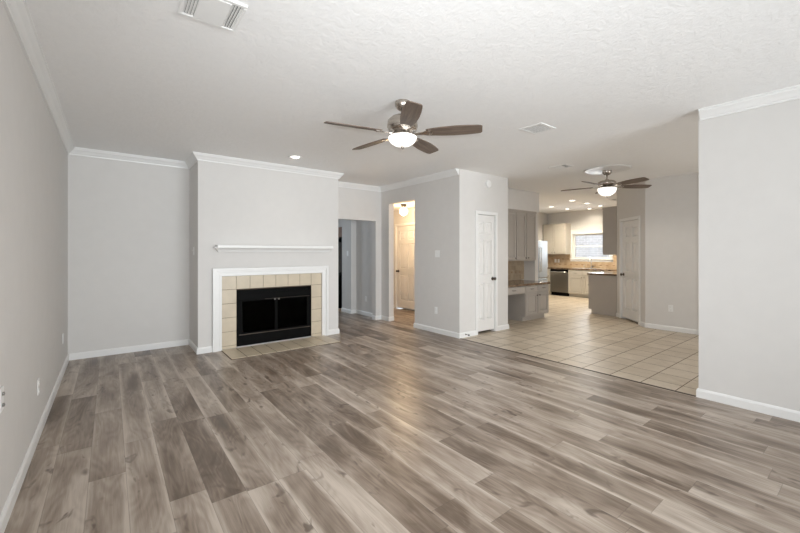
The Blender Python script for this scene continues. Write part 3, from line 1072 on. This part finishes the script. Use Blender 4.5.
# ------------------------------------------------------------------ cabinets
def shaker(m, x0, z0, x1, z1, t=0.019, fw=0.06):
    """raised-panel cabinet front, standing proud of y = 0"""
    m.box(x0, -t * 0.25, z0, x1, 0, z1)
    m.box(x0, -t, z0, x0 + fw, -t * 0.2, z1, 0.002)
    m.box(x1 - fw, -t, z0, x1, -t * 0.2, z1, 0.002)
    m.box(x0 + fw, -t, z0, x1 - fw, -t * 0.2, z0 + fw, 0.002)
    m.box(x0 + fw, -t, z1 - fw, x1 - fw, -t * 0.2, z1, 0.002)
    if x1 - x0 > 3 * fw and z1 - z0 > 3 * fw:
        m.box(x0 + fw + 0.014, -t * 0.75, z0 + fw + 0.014, x1 - fw - 0.014, -t * 0.2, z1 - fw - 0.015, 0.006)


def cab_knob(parent, x, z, m=None):
    k = MB()
    k.lathe([(0, 0), (0.006, 0), (0.006, 0.012), (0.014, 0.018), (0.014, 0.026), (0, 0.030)], seg=12, T=Matrix.Translation((x, -0.019, z)) @ Matrix.Rotation(PI / 2, 4, 'X'))
    return k.build('knob', m or M_BRONZE, parent)


def cab_pull(parent, x, z):
    k = MB()
    k.tube([(x - 0.045, -0.019, z), (x - 0.04, -0.042, z), (x + 0.04, -0.042, z), (x + 0.045, -0.019, z)], 0.005, 8)
    return k.build('pull', M_BRONZE, parent)


def base_cab(label, loc, rotz, w, d, h, mt, doors, group, toe=0.1, drawers=True, knee=None):
    r = thing('base_cabinet', label, 'cabinet', loc, rotz, group)
    m = MB()
    m.box(0, 0, toe, w, d, h)
    m.box(0.0, 0.07, 0, w, d, toe)
    m.build('body', mt, r)
    dw = w / doors
    for i in range(doors):
        x0, x1 = i * dw + 0.012, (i + 1) * dw - 0.012
        zt = h - 0.03
        zd = h - 0.03 - (0.145 if drawers else 0)
        if drawers:
            m = MB()
            m.box(x0, -0.019, zd + 0.012, x1, 0, zt, 0.004)
            dr = m.build('drawer', mt, r)
            cab_pull(dr, (x0 + x1) / 2, (zd + zt) / 2)
        m = MB()
        shaker(m, x0, toe + 0.02, x1, zd - 0.012)
        do = m.build('door', mt, r)
        cab_knob(do, x1 - 0.03 if i % 2 == 0 else x0 + 0.03, zd - 0.06)
    return r


def wall_cab(label, loc, rotz, w, d, h, mt, doors, group, knobs=None):
    r = thing('wall_cabinet', label, 'cabinet', loc, rotz, group)
    m = MB()
    m.box(0, 0, 0, w, d, h)
    m.box(-0.010, -0.016, h - 0.05, w + 0.010, d - 0.002, h + 0.003, 0.004)
    m.build('body', mt, r)
    dw = w / doors
    for i in range(doors):
        x0, x1 = i * dw + 0.016, (i + 1) * dw - 0.016
        m = MB()
        shaker(m, x0, 0.025, x1, h - 0.058)
        do = m.build('door', mt, r)
        right = (i % 2 == 0) if knobs is None else knobs[i]
        cab_knob(do, x1 - 0.03 if right else x0 + 0.03, 0.06)
    return r


# kitchen desk: knee space, drawers and doors facing the dining area
DX0, DX1, DY0, DY1 = 5.745, 7.43, 4.43, 5.165
dk = thing('desk_cabinet', 'greige built-in kitchen desk with knee space, drawers and two doors', 'cabinet', (DX0, DY0, 0))
m = MB()
KX = 6.58 - DX0
WD = DX1 - DX0
m.box(KX, 0, 0.1, WD, DY1 - DY0, 0.72)
m.box(KX + 0.0, 0.06, 0, WD - 0.06, DY1 - DY0, 0.1)
m.box(0, 0, 0.57, KX, DY1 - DY0, 0.72)
m.box(0, DY1 - DY0 - 0.02, 0.0, KX, DY1 - DY0, 0.57)
m.box(0, 0.02, 0, 0.02, DY1 - DY0 - 0.02, 0.57)
m.build('body', M_CAB, dk)
dx = (WD - KX) / 2
for x0, x1 in ((0.06, KX - 0.02), (KX + 0.015, KX + dx - 0.015), (KX + dx + 0.015, WD - 0.02)):
    m = MB()
    m.box(x0, -0.019, 0.59, x1, 0, 0.705, 0.004)
    dr = m.build('drawer', M_CAB, dk)
    cab_pull(dr, (x0 + x1) / 2, 0.65)
for i, (x0, x1) in enumerate(((KX + 0.015, KX + dx - 0.015), (KX + dx + 0.015, WD - 0.02))):
    m = MB()
    shaker(m, x0, 0.12, x1, 0.56)
    do = m.build('door', M_CAB, dk)
    cab_knob(do, x1 - 0.03 if i == 0 else x0 + 0.03, 0.51)


def top(name, label, x0, y0, x1, y1, z0, z1):
    m = MB()
    m.box(x0, y0, z0, x1, y1, z1, 0.006, 2)
    o = m.build(name, M_GRANITE)
    o['label'] = label
    o['category'] = 'countertop'
    return o


top('countertop', 'brown granite top of the kitchen desk', DX0, DY0 - 0.035, DX1 + 0.03, DY1 - 0.014, 0.72, 0.765)
wall_cab('greige three-door wall cabinet above the kitchen desk', (DX0, 4.85, 1.21), 0, 7.615 - DX0, 0.315, 1.095, M_CAB, 5, None, [True, False, True, True, False])


def splash(label, x0, y0, z0, x1, y1, z1, mt, axis, band):
    r = thing('backsplash', label, 'backsplash', (x0, y0, z0))
    m = MB()
    m.box(x0, y0, z0, x1, y1, z1)
    m.build('tiles', mt, r, world=True)
    L, step, wd = (x1 - x0, 0.15, 0.045) if axis == 'x' else (y1 - y0, 0.19, 0.07)
    for i in range(int(L / step)):
        m = MB()
        a = 0.03 + i * step
        if axis == 'x':
            m.box(x0 + a, y0 - 0.004, band, x0 + a + wd, y0 + 0.001, band + 0.028, 0.001)
        else:
            m.box(x0 - 0.004, y0 + a, band, x0 + 0.001, y0 + a + wd, band + 0.028, 0.001)
        m.build('accent_tile', M_MOSAIC, r, world=True)
    return r


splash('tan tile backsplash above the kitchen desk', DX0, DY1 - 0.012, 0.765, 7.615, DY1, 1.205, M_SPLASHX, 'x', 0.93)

# kitchen run under the window (fronts face the viewer)
BX = 11.45
CZ = 0.855
dwr = thing('dishwasher', 'dark stainless dishwasher under the kitchen counter', 'dishwasher', (BX, 6.757, 0), -PI / 2)
m = MB()
m.box(0.004, 0.02, 0.1, 0.596, 0.58, CZ - 0.005)
m.build('tub', M_BLACK, dwr)
m = MB()
m.box(0.006, -0.02, 0.115, 0.594, 0.02, CZ - 0.10, 0.006, 2)
m.build('door', M_DSTEEL, dwr)
m = MB()
m.box(0.006, -0.012, CZ - 0.096, 0.594, 0.02, CZ - 0.008, 0.004)
m.build('control_panel', M_BLACK, dwr)
m = MB()
m.tube([(0.04, -0.012, CZ - 0.09), (0.045, -0.055, CZ - 0.085), (0.555, -0.055, CZ - 0.085), (0.56, -0.012, CZ - 0.09)], 0.013, 10)
m.build('handle', M_STEEL, dwr)
m = MB()
m.box(0.006, 0.05, 0.0, 0.594, 0.09, 0.105)
m.build('kick_plate', M_BLACK, dwr)
base_cab('warm-lit greige corner base cabinet between refrigerator and dishwasher', (BX, 7.19, 0), -PI / 2, 7.19 - 6.765, 0.585, CZ, M_CAB_LIT, 1, 'warm-lit kitchen base cabinets')
base_cab('warm-lit greige two-door base cabinet right of the dishwasher under the sink', (BX, 6.15, 0), -PI / 2, 0.96, 0.585, CZ, M_CAB_LIT, 2, 'warm-lit kitchen base cabinets')
base_cab('warm-lit greige base cabinet partly hidden behind the grey peninsula end', (BX, 5.185, 0), -PI / 2, 0.96, 0.585, CZ, M_CAB_LIT, 2, 'warm-lit kitchen base cabinets')
top('countertop', 'brown granite counter under the kitchen window', BX - 0.03, 4.215, WX - 0.012, 7.19, CZ, CZ + 0.04)
splash('tan tile backsplash under the kitchen window', WX - 0.012, 4.215, CZ + 0.041, WX - 0.001, 7.19, 1.099, M_SPLASH, 'y', 0.98)
r = splash('tan tile backsplash between sink window and refrigerator corner', WX - 0.012, WY1 + 0.085, 1.10, WX - 0.001, 7.19, 1.33, M_SPLASH, 'y', 1.16)
splash('tan tile backsplash between sink window and peninsula wall', WX - 0.012, 4.215, 1.10, WX - 0.001, WY0 - 0.085, 1.33, M_SPLASH, 'y', 1.16)
wall_cab('warm-lit greige two-door wall cabinet left of the kitchen window', (11.72, 7.19, 1.33), -PI / 2, 7.19 - 6.385, 0.33, 1.01, M_CAB_LIT, 2, None)
outlet('cream outlet in the tan backsplash left of the window', (WX - 0.012, 6.91, 1.11), MIDW)
outlet('second cream outlet in the tan backsplash, nearer the window', (WX - 0.012, 6.80, 1.11), MIDW)

snk = thing('kitchen_sink', 'stainless sink set in the counter under the window', 'sink', (11.72, 5.69, CZ + 0.04))
m = MB()
m.box(-0.21, -0.38, 0.0, 0.2, -0.36, 0.006, 0.002)
m.box(-0.21, 0.36, 0.0, 0.2, 0.38, 0.006, 0.002)
m.box(-0.21, -0.36, 0.0, -0.19, 0.36, 0.006, 0.002)
m.box(0.18, -0.36, 0.0, 0.2, 0.36, 0.006, 0.002)
m.build('rim', M_STEEL, snk)
m = MB()
m.box(-0.19, -0.36, 0.0, 0.18, 0.36, 0.002)
m.build('basin', M_DSTEEL, snk)
fc = thing('faucet', 'tall curved chrome faucet behind the kitchen sink', 'faucet', (11.97, 5.68, CZ + 0.04))
m = MB()
m.lathe([(0, 0), (0.03, 0), (0.028, 0.01), (0.018, 0.02), (0.018, 0.06), (0, 0.06)], seg=18)
m.build('base', M_STEEL, fc)
m = MB()
m.tube([(0, 0, 0.05), (0, 0, 0.26)] + [(-0.09 + 0.09 * math.cos(a), 0, 0.26 + 0.09 * math.sin(a)) for a in [PI * q / 8 for q in range(1, 9)]] + [(-0.18, 0, 0.20)], 0.012, 10)
m.build('spout', M_STEEL, fc)
m = MB()
m.tube([(0, -0.015, 0.04), (0, -0.05, 0.05), (0, -0.10, 0.075)], 0.008, 8)
m.build('lever', M_STEEL, fc)
sp = thing('soap_dispenser', 'short chrome soap dispenser beside the tall faucet', 'soap dispenser', (11.97, 5.90, CZ + 0.04))
m = MB()
m.lathe([(0, 0), (0.018, 0), (0.016, 0.01), (0.01, 0.02), (0.01, 0.07), (0.013, 0.075), (0.013, 0.095), (0, 0.1)], seg=14)
m.build('body', M_STEEL, sp)
m = MB()
m.tube([(0, 0, 0.085), (-0.03, 0, 0.09), (-0.07, 0, 0.078)], 0.006, 8)
m.build('nozzle', M_STEEL, sp)

# refrigerator
rf = thing('refrigerator', 'silver french-door refrigerator behind the end of the desk', 'refrigerator', (9.80, 6.45, 0))
m = MB()
m.box(0, 0.03, 0.02, 0.91, 0.73, 1.74, 0.006)
m.build('body', M_DSTEEL, rf)
for x0, x1, hx in ((0.003, 0.452, 0.41), (0.458, 0.907, 0.50)):
    m = MB()
    m.box(x0, -0.04, 0.63, x1, 0.028, 1.75, 0.012, 2)
    d = m.build('door', M_FSTEEL, rf)
    m = MB()
    m.tube([(hx, -0.04, 0.80), (hx, -0.085, 0.83), (hx, -0.085, 1.52), (hx, -0.04, 1.55)], 0.012, 8)
    m.build('handle', M_STEEL, d)
m = MB()
m.box(0.003, -0.04, 0.06, 0.907, 0.028, 0.60, 0.012, 2)
d = m.build('freezer_drawer', M_FSTEEL, rf)
m = MB()
m.tube([(0.12, -0.04, 0.52), (0.14, -0.085, 0.53), (0.77, -0.085, 0.53), (0.79, -0.04, 0.52)], 0.012, 8)
m.build('handle', M_STEEL, d)
m = MB()
m.box(0.01, 0.01, 0.0, 0.9, 0.05, 0.055)
m.build('kick_grille', M_BLACK, rf)

# peninsula run against the wall behind the pantry
pen = base_cab('greige peninsula base cabinet whose plain end faces the dining area', (11.43, 4.18, 0), PI, 11.43 - 8.72, 0.595, 0.88, M_CAB, 5, 'greige peninsula cabinets', toe=0.1)
m = MB()
pw = 11.43 - 8.72
m.box(pw, 4.18 - 4.125, 0, pw + 0.02, 4.18 - 3.61, 0.1)
m.box(pw, 4.18 - 4.19, 0.1, pw + 0.02, 4.18 - 3.585, 0.88)
m.build('end_panel', M_CAB, pen)
top('countertop', 'brown granite top of the grey peninsula', 8.67, 3.585, 12.03, 4.212, 0.88, 0.92)
wall_cab('greige wall cabinet hanging above the peninsula beside the pantry', (11.6, 3.865, 1.335), PI, 11.6 - 8.70, 0.28, 1.055, M_CAB, 6, None)

# the glimpse past the chimney wall: a bright window with a wooden valance and a low black cabinet
r = thing('valance', 'brown wooden valance over the far window past the chimney wall edge', 'valance', (4.78, 8.85, 1.66))
m = MB()
m.box(-0.10, -0.55, 0.13, 0, 0.55, 0.38, 0.006)
m.build('board', M_WOODDK, r)
m = MB()
m.tube([(-0.05, -0.56, 0.06), (-0.05, 0.56, 0.06)], 0.045, 12)
m.build('blind_roll', M_BLACK, r)
m = MB()
for yy in (-0.5, 0.5):
    m.box(-0.03, yy - 0.02, 0.0, 0, yy + 0.02, 0.131)
m.build('bracket', M_BLACK, r)
r = thing('low_cabinet', 'black low cabinet under the far window past the chimney wall edge', 'cabinet', (4.60, 8.8, 0))
m = MB()
m.box(-0.16, -0.5, 0.06, 0.16, 0.5, 0.82, 0.01)
m.box(-0.13, -0.47, 0, 0.16, 0.47, 0.06)
m.build('body', M_BLACK, r)
for yy in (-0.25, 0.25):
    m = MB()
    m.box(-0.178, yy - 0.235, 0.09, -0.16, yy + 0.235, 0.79, 0.005)
    m.build('door', M_BLACK, r)
